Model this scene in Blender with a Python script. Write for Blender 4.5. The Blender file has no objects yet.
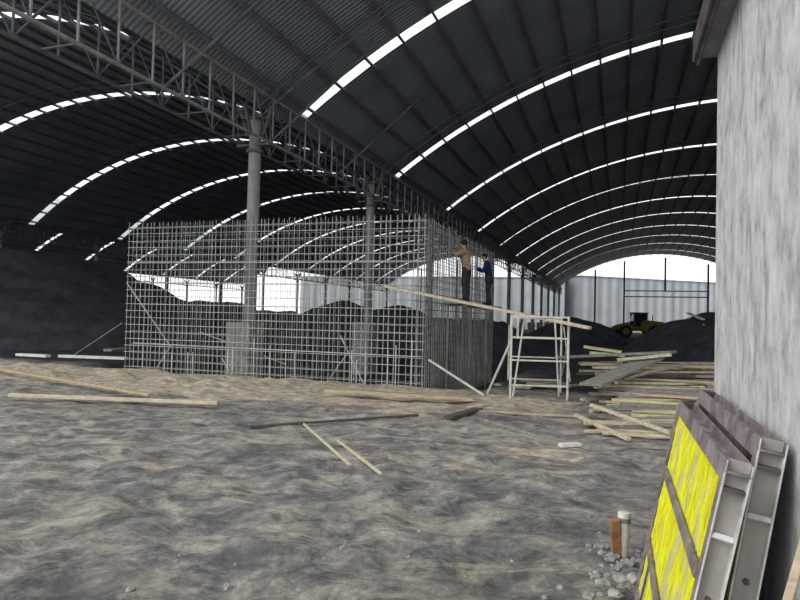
import bpy, bmesh, math, random
from mathutils import Vector, Matrix, noise
R = random.Random(7)
sc = bpy.context.scene
COL = sc.collection
# ------------------------------------------------------------------ camera
F = 633.0; YAW = 0.333; PIT = 0.027; ROL = 0.024; H = 1.7
fw = Vector((-math.sin(YAW)*math.cos(PIT), math.cos(YAW)*math.cos(PIT), math.sin(PIT)))
r0 = Vector((math.cos(YAW), math.sin(YAW), 0)); u0 = r0.cross(fw)
rt = r0*math.cos(ROL) + u0*math.sin(ROL); up = -r0*math.sin(ROL) + u0*math.cos(ROL)
CAM = Vector((0, 0, H))
cd = bpy.data.cameras.new('camera'); cam = bpy.data.objects.new('camera', cd); COL.objects.link(cam)
cd.sensor_width = 36; cd.lens = F/800*36; cd.clip_start = .05; cd.clip_end = 900
cam.matrix_world = Matrix(((rt.x, up.x, -fw.x, 0), (rt.y, up.y, -fw.y, 0), (rt.z, up.z, -fw.z, H), (0, 0, 0, 1)))
sc.camera = cam
def P(px, py, d):            # a point of the place at distance d along the view
    return CAM + fw*d + rt*((px-400)*d/F) + up*((300-py)*d/F)
def G(px, py, z=0.0):        # the same, on the level z
    v = P(px, py, 1) - CAM
    return CAM + v*((z-H)/v.z)
sc.view_settings.view_transform = 'Standard'; sc.view_settings.look = 'None'
sc.view_settings.gamma = 1; sc.view_settings.exposure = 0.3
# ------------------------------------------------------------------ materials
def nodes(name):
    m = bpy.data.materials.new(name); m.use_nodes = True
    nt = m.node_tree; nt.nodes.clear()
    return m, nt
def N(nt, t, **k):
    n = nt.nodes.new(t)
    for a, v in k.items():
        if a.startswith('i_'):
            key = a[2:]; n.inputs[int(key) if key.isdigit() else key.replace('_', ' ')].default_value = v
        else: setattr(n, a, v)
    return n
def ramp(nt, fac, stops):
    r = N(nt, 'ShaderNodeValToRGB'); e = r.color_ramp.elements
    while len(e) > 1: e.remove(e[-1])
    e[0].position = stops[0][0]; e[0].color = (*stops[0][1], 1)
    for p, c in stops[1:]:
        x = e.new(p); x.color = (*c, 1)
    nt.links.new(fac, r.inputs[0]); return r.outputs[0]
def rough(name, c1, c2, scale=6, stretch=(1, 1, 1), rgh=.8, metal=0, bump=.15, bscale=40, coord='Object', lo=.35, hi=.65, spec=.3):
    m, nt = nodes(name); L = nt.links.new
    o = N(nt, 'ShaderNodeOutputMaterial'); b = N(nt, 'ShaderNodeBsdfPrincipled'); L(b.outputs[0], o.inputs[0])
    b.inputs['Roughness'].default_value = rgh; b.inputs['Metallic'].default_value = metal
    b.inputs['Specular IOR Level'].default_value = spec
    tc = N(nt, 'ShaderNodeTexCoord'); mp = N(nt, 'ShaderNodeMapping'); mp.inputs['Scale'].default_value = stretch
    L(tc.outputs[coord], mp.inputs[0])
    n = N(nt, 'ShaderNodeTexNoise'); n.inputs['Scale'].default_value = scale; n.inputs['Detail'].default_value = 7; n.inputs['Roughness'].default_value = .65
    L(mp.outputs[0], n.inputs['Vector'])
    L(ramp(nt, n.outputs[0], [(lo, c1), (hi, c2)]), b.inputs['Base Color'])
    n2 = N(nt, 'ShaderNodeTexNoise'); n2.inputs['Scale'].default_value = bscale; n2.inputs['Detail'].default_value = 5
    L(mp.outputs[0], n2.inputs['Vector'])
    bp = N(nt, 'ShaderNodeBump'); bp.inputs['Strength'].default_value = bump; bp.inputs['Distance'].default_value = .02
    L(n2.outputs[0], bp.inputs['Height']); L(bp.outputs[0], b.inputs['Normal'])
    return m
M = {}
M['coal'] = rough('coal', (.028, .030, .038), (.070, .074, .088), 1.1, bump=1, bscale=6, rgh=.85)  # blacks lifted towards blue: haze put into the colour
M['steel_dark'] = rough('painted steel', (.07, .08, .09), (.14, .15, .16), 3, rgh=.6, bump=.05)
M['steel_grey'] = rough('grey steel', (.16, .17, .18), (.30, .31, .32), 3, rgh=.6, bump=.05)
M['purlin'] = rough('purlin steel', (.09, .105, .125), (.15, .17, .195), 3, rgh=.7, bump=.05)
M['column'] = rough('column steel', (.20, .21, .20), (.33, .34, .32), 2.5, (1, 1, .4), rgh=.7, bump=.1)
M['pedestal'] = rough('pedestal concrete', (.22, .22, .20), (.42, .42, .39), 4, rgh=.9, bump=.3)
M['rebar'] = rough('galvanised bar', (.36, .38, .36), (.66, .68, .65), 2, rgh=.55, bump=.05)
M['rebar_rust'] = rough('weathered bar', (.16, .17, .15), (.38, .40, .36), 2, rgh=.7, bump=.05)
M['pole'] = rough('pale scaffold tube', (.50, .50, .44), (.78, .77, .70), 5, rgh=.5, bump=.05)
M['wood_pale'] = rough('fresh timber', (.42, .36, .24), (.72, .64, .47), 4, (1, 6, 6), rgh=.8, bump=.2)
M['wood_yellow'] = rough('yellow timber', (.42, .40, .20), (.66, .64, .36), 4, (1, 6, 6), rgh=.8, bump=.2)
M['wood_grey'] = rough('weathered timber', (.15, .14, .125), (.36, .34, .31), 4, (1, 6, 6), rgh=.9, bump=.3)
M['wood_tan'] = rough('tan timber', (.34, .26, .17), (.58, .47, .33), 4, (1, 6, 6), rgh=.85, bump=.2)
M['wood_dark'] = rough('coal stained timber', (.05, .045, .04), (.14, .12, .10), 4, (1, 6, 6), rgh=.9, bump=.2)
M['rust'] = rough('rusty frame steel', (.13, .105, .105), (.34, .29, .29), 7, rgh=.7, bump=.25)
M['rust_dark'] = rough('dark frame steel', (.035, .032, .036), (.15, .13, .135), 6, rgh=.65, bump=.25)
M['channel'] = rough('channel steel', (.30, .28, .26), (.50, .48, .44), 5, (1, 1, .3), rgh=.6, bump=.15)
M['flange'] = rough('worn flange steel', (.48, .46, .44), (.78, .76, .74), 9, rgh=.5, bump=.1)
M['white_paint'] = rough('white paint', (.6, .6, .56), (.8, .8, .76), 6, rgh=.6, bump=.05)
M['cream'] = rough('cream painted post', (.55, .54, .42), (.80, .79, .68), 12, rgh=.7, bump=.1)
M['brick'] = rough('brown brick', (.22, .10, .05), (.42, .22, .12), 8, rgh=.9, bump=.4)
M['rubble'] = rough('rubble stone', (.16, .16, .155), (.45, .44, .41), 7, rgh=.9, bump=.5, bscale=20)
M['skin'] = rough('skin', (.42, .26, .18), (.5, .32, .23), 6, rgh=.6, bump=.02)
M['hair'] = rough('black hair', (.01, .01, .01), (.03, .025, .02), 20, rgh=.6)
M['jacket_tan'] = rough('tan jacket cloth', (.27, .18, .115), (.42, .30, .20), 5, rgh=.9, bump=.3)
M['coat_navy'] = rough('navy coat cloth', (.012, .018, .06), (.025, .035, .11), 5, rgh=.9, bump=.3)
M['trouser'] = rough('dark trouser cloth', (.025, .025, .028), (.06, .06, .065), 5, rgh=.9, bump=.3)
M['shoe'] = rough('black shoe', (.01, .01, .01), (.03, .03, .03), 5, rgh=.6)
M['loader_yellow'] = rough('dirty yellow paint', (.16, .10, .03), (.38, .24, .07), 2, rgh=.7, bump=.1)
M['tyre'] = rough('tyre rubber', (.012, .012, .012), (.04, .04, .04), 6, rgh=.9)
M['glass_dark'] = rough('cab glass', (.02, .025, .03), (.03, .035, .04), 3, rgh=.1)
M['roof_slab'] = rough('grey roof edge', (.16, .16, .165), (.30, .30, .31), 4, rgh=.7, bump=.1)

def mat_yellow():
    m, nt = nodes('yellow fibrous infill'); L = nt.links.new
    o = N(nt, 'ShaderNodeOutputMaterial'); b = N(nt, 'ShaderNodeBsdfPrincipled'); L(b.outputs[0], o.inputs[0])
    b.inputs['Roughness'].default_value = .75
    tc = N(nt, 'ShaderNodeTexCoord')
    mp = N(nt, 'ShaderNodeMapping'); mp.inputs['Scale'].default_value = (5, 16, 3.2); mp.inputs['Rotation'].default_value = (.25, 0, 0)
    L(tc.outputs['Object'], mp.inputs[0])
    n = N(nt, 'ShaderNodeTexNoise'); n.inputs['Scale'].default_value = 1.6; n.inputs['Detail'].default_value = 8; n.inputs['Roughness'].default_value = .7
    L(mp.outputs[0], n.inputs['Vector'])
    c = ramp(nt, n.outputs[0], [(.30, (.22, .17, .03)), (.38, (.66, .58, .01)), (.52, (.95, .93, .0)), (.66, (.92, .95, .02)), (.76, (.80, .78, .45))])
    n3 = N(nt, 'ShaderNodeTexNoise'); n3.inputs['Scale'].default_value = 4.5; n3.inputs['Detail'].default_value = 8
    L(tc.outputs['Object'], n3.inputs['Vector'])
    mx = N(nt, 'ShaderNodeMix', data_type='RGBA'); L(c, mx.inputs[6]); mx.inputs[7].default_value = (.55, .52, .33, 1)
    f = ramp(nt, n3.outputs[0], [(.50, (0, 0, 0)), (.64, (.75, .75, .75))]); L(f, mx.inputs[0])
    L(mx.outputs[2], b.inputs['Base Color'])
    bp = N(nt, 'ShaderNodeBump'); bp.inputs['Strength'].default_value = .8; bp.inputs['Distance'].default_value = .02
    L(n.outputs[0], bp.inputs['Height']); L(bp.outputs[0], b.inputs['Normal'])
    return m
M['yellow'] = mat_yellow()

def mat_plaster():
    m, nt = nodes('troweled grey plaster'); L = nt.links.new
    o = N(nt, 'ShaderNodeOutputMaterial'); b = N(nt, 'ShaderNodeBsdfPrincipled'); L(b.outputs[0], o.inputs[0])
    b.inputs['Roughness'].default_value = .85
    tc = N(nt, 'ShaderNodeTexCoord')
    mp = N(nt, 'ShaderNodeMapping'); mp.inputs['Scale'].default_value = (1, 1.9, 1.3); mp.inputs['Rotation'].default_value = (.6, 0, 0)
    L(tc.outputs['Object'], mp.inputs[0])
    n = N(nt, 'ShaderNodeTexNoise'); n.inputs['Scale'].default_value = 4.5; n.inputs['Detail'].default_value = 9; n.inputs['Roughness'].default_value = .68; n.inputs['Distortion'].default_value = .35
    L(mp.outputs[0], n.inputs['Vector'])
    c = ramp(nt, n.outputs[0], [(.30, (.29, .29, .295)), (.41, (.45, .45, .455)), (.50, (.57, .57, .565)), (.62, (.68, .68, .66)), (.76, (.78, .77, .73))])
    mp2 = N(nt, 'ShaderNodeMapping'); mp2.inputs['Scale'].default_value = (1, 5, 1.4); mp2.inputs['Rotation'].default_value = (.5, 0, 0)
    L(tc.outputs['Object'], mp2.inputs[0])
    n2 = N(nt, 'ShaderNodeTexNoise'); n2.inputs['Scale'].default_value = 2.2; n2.inputs['Detail'].default_value = 6
    L(mp2.outputs[0], n2.inputs['Vector'])
    f = ramp(nt, n2.outputs[0], [(.55, (0, 0, 0)), (.70, (.5, .5, .5))])
    mx = N(nt, 'ShaderNodeMix', data_type='RGBA'); L(f, mx.inputs[0]); L(c, mx.inputs[6]); mx.inputs[7].default_value = (.13, .125, .13, 1)
    L(mx.outputs[2], b.inputs['Base Color'])
    bp = N(nt, 'ShaderNodeBump'); bp.inputs['Strength'].default_value = .35; bp.inputs['Distance'].default_value = .02
    L(n.outputs[0], bp.inputs['Height']); L(bp.outputs[0], b.inputs['Normal'])
    return m
M['plaster'] = mat_plaster()

def mat_ground():
    m, nt = nodes('coal stained dirt'); L = nt.links.new
    o = N(nt, 'ShaderNodeOutputMaterial'); b = N(nt, 'ShaderNodeBsdfPrincipled'); L(b.outputs[0], o.inputs[0])
    b.inputs['Roughness'].default_value = .9; b.inputs['Specular IOR Level'].default_value = .25
    tc = N(nt, 'ShaderNodeTexCoord')
    def noi(scale, st, rot, det=8, rg=.6, dist=0.0):
        mp = N(nt, 'ShaderNodeMapping'); mp.inputs['Scale'].default_value = st; mp.inputs['Rotation'].default_value = (0, 0, rot)
        L(tc.outputs['Object'], mp.inputs[0])
        n = N(nt, 'ShaderNodeTexNoise'); n.inputs['Scale'].default_value = scale; n.inputs['Detail'].default_value = det
        n.inputs['Roughness'].default_value = rg; n.inputs['Distortion'].default_value = dist
        L(mp.outputs[0], n.inputs['Vector']); return n.outputs[0]
    # mottled dark base
    a = noi(2.3, (1.1, 1.0, 1), -.45, 14, .80, .4)
    base = ramp(nt, a, [(.34, (.06, .058, .06)), (.44, (.165, .16, .158)), (.50, (.27, .26, .245)), (.56, (.40, .375, .335)), (.66, (.72, .67, .58))])
    # light dusty streaks along the wheel tracks
    s = noi(1.25, (.8, 1.25, 1), -.62, 14, .76, .8)
    sf = ramp(nt, s, [(.505, (0, 0, 0)), (.62, (.85, .85, .85))])
    mx = N(nt, 'ShaderNodeMix', data_type='RGBA'); L(sf, mx.inputs[0]); L(base, mx.inputs[6]); mx.inputs[7].default_value = (.62, .545, .44, 1)
    dk = noi(.95, (.9, 1.1, 1), -.5, 12, .74, .6)
    df = ramp(nt, dk, [(.50, (0, 0, 0)), (.62, (.75, .75, .75))])
    mxd = N(nt, 'ShaderNodeMix', data_type='RGBA'); L(df, mxd.inputs[0]); L(mx.outputs[2], mxd.inputs[6]); mxd.inputs[7].default_value = (.14, .138, .148, 1)
    # tan earth: vertex attribute (where the earth was dug out) broken by noise
    at = N(nt, 'ShaderNodeAttribute'); at.attribute_name = 'tan'
    t = noi(1.6, (.8, 1.6, 1), .2, 12, .75, .4)
    ad = N(nt, 'ShaderNodeMath', operation='MULTIPLY_ADD'); L(t, ad.inputs[0]); ad.inputs[1].default_value = 3.2; ad.inputs[2].default_value = -2.15
    ad2 = N(nt, 'ShaderNodeMath', operation='ADD'); L(ad.outputs[0], ad2.inputs[0]); L(at.outputs['Fac'], ad2.inputs[1])
    tf = ramp(nt, ad2.outputs[0], [(.10, (0, 0, 0)), (.45, (1, 1, 1))])
    t2 = noi(4, (1, 1, 1), 0, 12, .78)
    tanc = ramp(nt, t2, [(.32, (.19, .15, .12)), (.45, (.48, .40, .30)), (.56, (.74, .64, .50)), (.7, (.88, .79, .65))])
    mx2 = N(nt, 'ShaderNodeMix', data_type='RGBA'); L(tf, mx2.inputs[0]); L(mxd.outputs[2], mx2.inputs[6]); L(tanc, mx2.inputs[7])
    # coal covered floor inside the shed
    ac = N(nt, 'ShaderNodeAttribute'); ac.attribute_name = 'coal'
    c1 = noi(1.4, (1, 1, 1), 0, 6, .6)
    coalc = ramp(nt, c1, [(.3, (.022, .023, .028)), (.7, (.075, .077, .085))])
    mx3 = N(nt, 'ShaderNodeMix', data_type='RGBA'); L(ac.outputs['Fac'], mx3.inputs[0]); L(mx2.outputs[2], mx3.inputs[6]); L(coalc, mx3.inputs[7])
    L(mx3.outputs[2], b.inputs['Base Color'])
    bp = N(nt, 'ShaderNodeBump'); bp.inputs['Strength'].default_value = 1; bp.inputs['Distance'].default_value = .07
    bn = noi(5, (1, 1, 1), 0, 12, .8); L(bn, bp.inputs['Height']); L(bp.outputs[0], b.inputs['Normal'])
    return m
M['ground'] = mat_ground()

def mat_corrugated(name, c1, c2, axis, period, rgh=.6, bump=.5):
    m, nt = nodes(name); L = nt.links.new
    o = N(nt, 'ShaderNodeOutputMaterial'); b = N(nt, 'ShaderNodeBsdfPrincipled'); L(b.outputs[0], o.inputs[0])
    b.inputs['Roughness'].default_value = rgh; b.inputs['Specular IOR Level'].default_value = .35
    tc = N(nt, 'ShaderNodeTexCoord')
    w = N(nt, 'ShaderNodeTexWave', bands_direction=axis); w.inputs['Scale'].default_value = 1/period*math.pi/10*1.0
    L(tc.outputs['Object'], w.inputs['Vector'])
    n = N(nt, 'ShaderNodeTexNoise'); n.inputs['Scale'].default_value = .35; n.inputs['Detail'].default_value = 6
    L(tc.outputs['Object'], n.inputs['Vector'])
    c = ramp(nt, n.outputs[0], [(.3, c1), (.7, c2)])
    mu = N(nt, 'ShaderNodeMix', data_type='RGBA', blend_type='MULTIPLY'); mu.inputs[0].default_value = .35
    L(c, mu.inputs[6]); L(w.outputs[0], mu.inputs[7]); L(mu.outputs[2], b.inputs['Base Color'])
    bp = N(nt, 'ShaderNodeBump'); bp.inputs['Strength'].default_value = bump; bp.inputs['Distance'].default_value = .04
    L(w.outputs[0], bp.inputs['Height']); L(bp.outputs[0], b.inputs['Normal'])
    return m
M['roof'] = mat_corrugated('corrugated roof sheet', (.20, .24, .275), (.32, .365, .405), 'Y', .16)  # lightened, bluish tones stand in for the shed's haze
M['farwall'] = mat_corrugated('far corrugated cladding', (.36, .39, .42), (.46, .49, .52), 'X', 2.4, bump=.3)
M['sidewall'] = mat_corrugated('side cladding', (.14, .15, .16), (.20, .21, .22), 'Y', .4)

def mat_skylight():
    m, nt = nodes('clear roof sheet'); L = nt.links.new
    o = N(nt, 'ShaderNodeOutputMaterial')
    t = N(nt, 'ShaderNodeBsdfTransparent'); t.inputs[0].default_value = (.93, .95, .95, 1)
    d = N(nt, 'ShaderNodeBsdfTranslucent'); d.inputs[0].default_value = (.85, .88, .88, 1)
    mx = N(nt, 'ShaderNodeMixShader'); mx.inputs[0].default_value = .3
    L(t.outputs[0], mx.inputs[1]); L(d.outputs[0], mx.inputs[2]); L(mx.outputs[0], o.inputs[0])
    return m
M['skylight'] = mat_skylight()
# ------------------------------------------------------------------ mesh helpers
def add_box(bm, c, s, rot=None):
    r = bmesh.ops.create_cube(bm, size=1)
    m = Matrix.Translation(c) @ (rot.to_4x4() if rot else Matrix()) @ Matrix.Diagonal((*s, 1))
    bmesh.ops.transform(bm, matrix=m, verts=r['verts'])
def frame_of(a, b):
    z = (b-a).normalized(); h = Vector((0, 0, 1)) if abs(z.z) < .99 else Vector((1, 0, 0))
    x = h.cross(z).normalized(); y = z.cross(x)
    return Matrix((x, y, z)).transposed()
def add_bar(bm, a, b, r=.02, n=6, r2=None):
    a = Vector(a); b = Vector(b); m = frame_of(a, b); r2 = r if r2 is None else r2
    A = []; B = []
    for i in range(n):
        t = 2*math.pi*i/n; o = Vector((math.cos(t), math.sin(t), 0))
        A.append(bm.verts.new(a + m @ (o*r))); B.append(bm.verts.new(b + m @ (o*r2)))
    for i in range(n):
        bm.faces.new((A[i], A[(i+1) % n], B[(i+1) % n], B[i]))
    bm.faces.new(A[::-1]); bm.faces.new(B)
def add_beam(bm, a, b, w, h, upv=None, bevel=0):
    """rectangular bar from a to b; h along the up direction"""
    a = Vector(a); b = Vector(b); z = (b-a).normalized()
    u = Vector(upv) if upv is not None else (Vector((0, 0, 1)) if abs(z.z) < .99 else Vector((1, 0, 0)))
    x = u.cross(z).normalized(); y = z.cross(x)
    m = Matrix((x, y, z)).transposed()
    add_box(bm, (a+b)/2, (w, h, (b-a).length), m)
def link(name, bm, mat, parent=None, smooth=False, bevel=0, loc=None):
    me = bpy.data.meshes.new(name)
    bmesh.ops.recalc_face_normals(bm, faces=bm.faces)
    bm.to_mesh(me); bm.free()
    if smooth:
        for p in me.polygons: p.use_smooth = True
    me.materials.append(M[mat] if isinstance(mat, str) else mat)
    o = bpy.data.objects.new(name, me); COL.objects.link(o)
    if parent is not None: o.parent = parent
    if bevel:
        md = o.modifiers.new('bevel', 'BEVEL'); md.width = bevel; md.segments = 2; md.limit_method = 'ANGLE'
    return o
def centre(o):
    """move the origin of a one-mesh thing to the foot of its mesh"""
    me = o.data; n = len(me.vertices)
    c = Vector((sum(v.co.x for v in me.vertices)/n, sum(v.co.y for v in me.vertices)/n, min(v.co.z for v in me.vertices)))
    me.transform(Matrix.Translation(-c)); o.location = c
    return o
def tag(o, label, cat, group=None, kind=None):
    o['label'] = label; o['category'] = cat
    if group: o['group'] = group
    if kind: o['kind'] = kind
    return o
def struct(o, label=None):
    o['kind'] = 'structure'
    if label: o['label'] = label
    return o
def empty(name, loc=(0, 0, 0)):
    o = bpy.data.objects.new(name, None); COL.objects.link(o); o.location = loc; o.empty_display_size = .2
    return o
def copy_tree(o, parent=None):
    c = o.copy(); COL.objects.link(c)
    if parent is not None: c.parent = parent
    for ch in [x for x in KIDS.get(o.name, [])]:
        k = copy_tree(ch, c); KIDS.setdefault(c.name, []).append(k)
    return c
KIDS = {}
def part(name, bm, mat, parent, **k):
    o = link(name, bm, mat, parent, **k); KIDS.setdefault(parent.name, []).append(o); return o
def bmn(): return bmesh.new()
def sstep(a, b, x):
    t = max(0, min(1, (x-a)/(b-a))); return t*t*(3-2*t)
# ------------------------------------------------------------------ ground
def fbm(x, y, s, o=4):
    v = 0; a = 1
    for i in range(o):
        v += a*noise.noise(Vector((x*s, y*s, 3.7+i))); s *= 2.03; a *= .5
    return v
CX0, CX1, CY0, CY1 = -13.86, -4.62, 15.2, 24.4       # steel cage plan
def ground_z(x, y):
    z = .035*fbm(x, y, .45, 4)
    near = sstep(26, 16, y)*sstep(-34, -24, x)
    if near > 0:
        # ruts and clods of the foreground
        u = x*.82 - y*.57; v = x*.57 + y*.82
        z += near*(.03*noise.noise(Vector((u*.55, v*2.1, 1))) + .028*noise.noise(Vector((u*1.6, v*3.4, 5))) + .026*fbm(x, y, 2.6, 4))
    # dug-out earth in front of the cage
    m = math.exp(-((y-14.15)/.62)**2)*sstep(-30, -22, x)*sstep(-3.0, -5.2, x)
    z += m*(.03 + .13*fbm(x, y, .9, 4))
    m2 = math.exp(-((y-12.6)/.9)**2)*sstep(-30, -20, x)*sstep(-6, -10, x)
    z += m2*(.05 + .13*fbm(x+7, y, 1.0, 4))
    # earth round the scaffold
    m3 = math.exp(-((x+2.2)/1.6)**2-((y-13.5)/1.2)**2)
    z += m3*(.02+.06*fbm(x, y, 1.6, 3))
    # foundation pit under the cage
    pit = sstep(14.8, 15.15, y)*sstep(27.5, 25.5, y)*sstep(-15.5, -14.5, x)*sstep(-2.8, -4.1, x)
    z -= pit*.75
    # slump of rubble by the wall corner
    z += .10*math.exp(-((x-.05)/.45)**2-((y-4.6)/.5)**2)
    return z
def axis(lo, a, b, hi, fine, mid=None):
    v = []; x = a
    while x < b: v.append(x); x += fine
    v.append(b); st = fine; x = a
    left = []
    while x > lo: st *= 1.18; x -= st; left.append(max(x, lo))
    st = fine; x = b; right = []
    while x < hi: st *= 1.18; x += st; right.append(min(x, hi))
    return left[::-1]+v+right
def make_ground():
    xs = axis(-260, -17, 3.2, 160, .085); ys = axis(-25, 2.2, 16.5, 420, .085)
    me = bpy.data.meshes.new('floor'); V = []; tan = []; coal = []
    for y in ys:
        for x in xs:
            z = ground_z(x, y) if (-60 < x < 20 and y < 60) else 0
            V.append((x, y, z))
            n1 = fbm(x, y, .35, 3)
            t = sstep(9.4, 11.6, y + .9*n1 + .05*(x+8))*sstep(15.6, 14.6, y)*sstep(-1.0, -3.6, x+.5*n1)
            t = max(t*1.05, 1.25*math.exp(-((x+2.0)/2.0)**2-((y-13.1)/1.5)**2))
            t = max(t, 1.05*math.exp(-((x+.9)/1.1)**2-((y-8.4)/.9)**2), .8*math.exp(-((x+4.6)/.8)**2-((y-5.6)/.5)**2), .75*math.exp(-((x+1.6)/1.4)**2-((y-7.2)/.9)**2), .6*math.exp(-((x+6.8)/1.2)**2-((y-7.2)/.6)**2), .55*math.exp(-((x+2.2)/.7)**2-((y-4.4)/.5)**2), .7*math.exp(-((x+3.5)/1.6)**2-((y-10)/.8)**2))
            tan.append(t)
            c = sstep(15.2, 16.2, y + .6*n1)
            c *= 1 - .75*math.exp(-((x+3.4)/1.0)**2-((y-19)/2.4)**2)
            coal.append(c*(1 if y < 112 else 0))
    nx = len(xs); Fc = []
    for j in range(len(ys)-1):
        for i in range(nx-1):
            a = j*nx+i; Fc.append((a, a+1, a+nx+1, a+nx))
    me.from_pydata(V, [], Fc)
    for nm, d in (('tan', tan), ('coal', coal)):
        at = me.attributes.new(nm, 'FLOAT', 'POINT'); at.data.foreach_set('value', d)
    me.polygons.foreach_set('use_smooth', [True]*len(me.polygons))
    me.materials.append(M['ground'])
    o = bpy.data.objects.new('floor', me); COL.objects.link(o)
    struct(o, 'churned grey dirt yard with tan earth dug out before the steel cage')
make_ground()
# ------------------------------------------------------------------ the vaulted shed
U = 1.14
S = 8*U; XC = 8.924*U; YC = 13.994*U; YS = 15.967*U; W = 28.821*U; ZE = H+5.381*U; RISE = 4.968*U
RAD = (W*W/4+RISE*RISE)/(2*RISE); NB = 11
YN = YC-S; YF = YC+NB*S
SW = .56
phi0 = math.asin(W/2/RAD); ARC = 2*phi0*RAD
def arc(x0, s, off=0.0):     # point on the vault's profile at arc length s, off = outwards
    a = -phi0 + s/RAD; r = RAD+off
    return (x0+W/2+r*math.sin(a), ZE+RISE-RAD+r*math.cos(a))
strips = [YS+(n)*S for n in range(-1, NB+0)]
strips = [y for y in strips if y+SW < YF]
NA = 40; MARG = .45
def vault(x0, idx, label):
    bm = bmn(); T = .04
    ss = [0, MARG]+[MARG+(ARC-2*MARG)*i/NA for i in range(1, NA)]+[ARC-MARG, ARC]
    ysegs = []; y = YN-.6
    for s_ in strips: ysegs.append((y, s_-SW/2, False)); ysegs.append((s_-SW/2, s_+SW/2, True)); y = s_+SW/2
    ysegs.append((y, YF+.4, False))
    for off, flip in ((0, False), (T, True)):
        prev = None
        for (ya, yb, st) in ysegs:
            rows = []
            for yy in (ya, yb):
                rows.append([bm.verts.new((arc(x0, s, off)[0], yy, arc(x0, s, off)[1])) for s in ss])
            for i in range(len(ss)-1):
                if st and 0 < i < len(ss)-2: continue
                bm.faces.new((rows[0][i], rows[0][i+1], rows[1][i+1], rows[1][i]))
    bmesh.ops.remove_doubles(bm, verts=bm.verts, dist=.0005)
    me = bpy.data.meshes.new('ceiling'); bm.to_mesh(me); bm.free()
    for p in me.polygons: p.use_smooth = True
    me.materials.append(M['roof'])
    c = bpy.data.objects.new('ceiling', me); COL.objects.link(c); struct(c, label)
    # purlins along the vault
    npu = 29
    for k in range(npu):
        s = .85+(ARC-1.7)*k/(npu-1)
        a = -phi0+s/RAD; x, z = arc(x0, s, -.075)
        b = bmn(); m = Matrix.Rotation(a, 3, 'Y')
        add_box(b, (x, (YN+YF)/2, z), (.075, YF-YN+.4, .13), m)
        p = link('purlin', b, 'purlin', c)
    # arch ribs at the columns
    for n in range(-1, NB+1):
        y = YC+n*S
        b = bmn(); K = 36
        for q in range(K):
            for off in ((-.16, -.45) if n < 5 else (-.2,)):
                x1, z1 = arc(x0, ARC*q/K, off); x2, z2 = arc(x0, ARC*(q+1)/K, off)
                add_bar(b, (x1, y, z1), (x2, y, z2), .024, 5)
            if n < 5:
                x1, z1 = arc(x0, ARC*q/K, -.16 if q % 2 else -.45); x2, z2 = arc(x0, ARC*(q+1)/K, -.45 if q % 2 else -.16)
                add_bar(b, (x1, y, z1), (x2, y, z2), .012, 4)
        link('arch_rib', b, 'purlin', c)
    return c
vaults = [(-XC, 'dark corrugated barrel roof of the right-hand vault'), (-XC-W, 'dark corrugated barrel roof of the middle vault beyond the first column row'),
          (-XC-2*W, 'dark corrugated barrel roof of the far left vault')]
ORD = ['first', 'second', 'third', 'fourth', 'fifth', 'sixth', 'seventh', 'eighth', 'ninth', 'tenth', 'eleventh', 'twelfth', 'thirteenth']
for vi, (x0, lab) in enumerate(vaults):
    vault(x0, vi, lab)
    first = None
    vn = ['right-hand', 'middle', 'far left'][vi]
    for k, ys_ in enumerate(strips):
        if vi == 2 and k < 2: continue
        if first is None:
            b = bmn(); rows = []
            for yy in (-SW/2, SW/2):
                rows.append([b.verts.new((arc(0, MARG+(ARC-2*MARG)*i/NA, .02)[0], yy, arc(0, MARG+(ARC-2*MARG)*i/NA, .02)[1])) for i in range(NA+1)])
            for i in range(NA): b.faces.new((rows[0][i], rows[0][i+1], rows[1][i+1], rows[1][i]))
            o = first = link('roof_skylight', b, 'skylight')
        else:
            o = first.copy(); COL.objects.link(o)
        o.location = (x0, ys_, 0)
        tag(o, 'arched translucent skylight strip across the %s vault, %s from the near end' % (vn, ORD[k]), 'skylight', 'skylight strips of the %s vault' % vn)
# ------------------------------------------------------------------ columns
def make_column():
    t = empty('column')
    b = bmn(); add_bar(b, (0, 0, 1.44), (0, 0, 7.35), .178, 20); part('shaft', b, 'column', t, smooth=False)
    b = bmn(); add_box(b, (-.14, 0, .32), (.80, .80, 2.24)); part('pedestal', b, 'pedestal', t, bevel=.03)
    b = bmn(); add_bar(b, (0, 0, 6.38), (0, 0, 6.46), .25, 20); part('collar', b, 'steel_dark', t)
    b = bmn(); add_box(b, (0, 0, 6.6), (1.05, .3, .06)); add_box(b, (0, 0, 7.37), (.7, .5, .06))
    for sx in (-1, 1): add_beam(b, (sx*.24, 0, 6.9), (sx*.5, 0, 7.6), .06, .1)
    for sy in (-1, 1): add_beam(b, (0, sy*.24, 6.9), (0, sy*.6, 7.65), .06, .1)
    part('bracket', b, 'steel_dark', t)
    return t
col0 = make_column()
rowname = ['beside the right-hand vault', 'between the middle and far left vaults', 'along the far left open side']
for ri, (x, ns) in enumerate(((-XC, range(0, NB+1)), (-XC-W, range(2, NB+1)), (-XC-2*W, range(4, NB+1)))):
    for n in ns:
        t = col0 if (ri == 0 and n == 0) else copy_tree(col0)
        t.location = (x+.06, YC+n*S, 0)
        tag(t, 'round steel column on a concrete pier %s, %s visible from the camera' % (rowname[ri], ORD[n-ns[0]]), 'column', 'columns '+rowname[ri])
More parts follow.
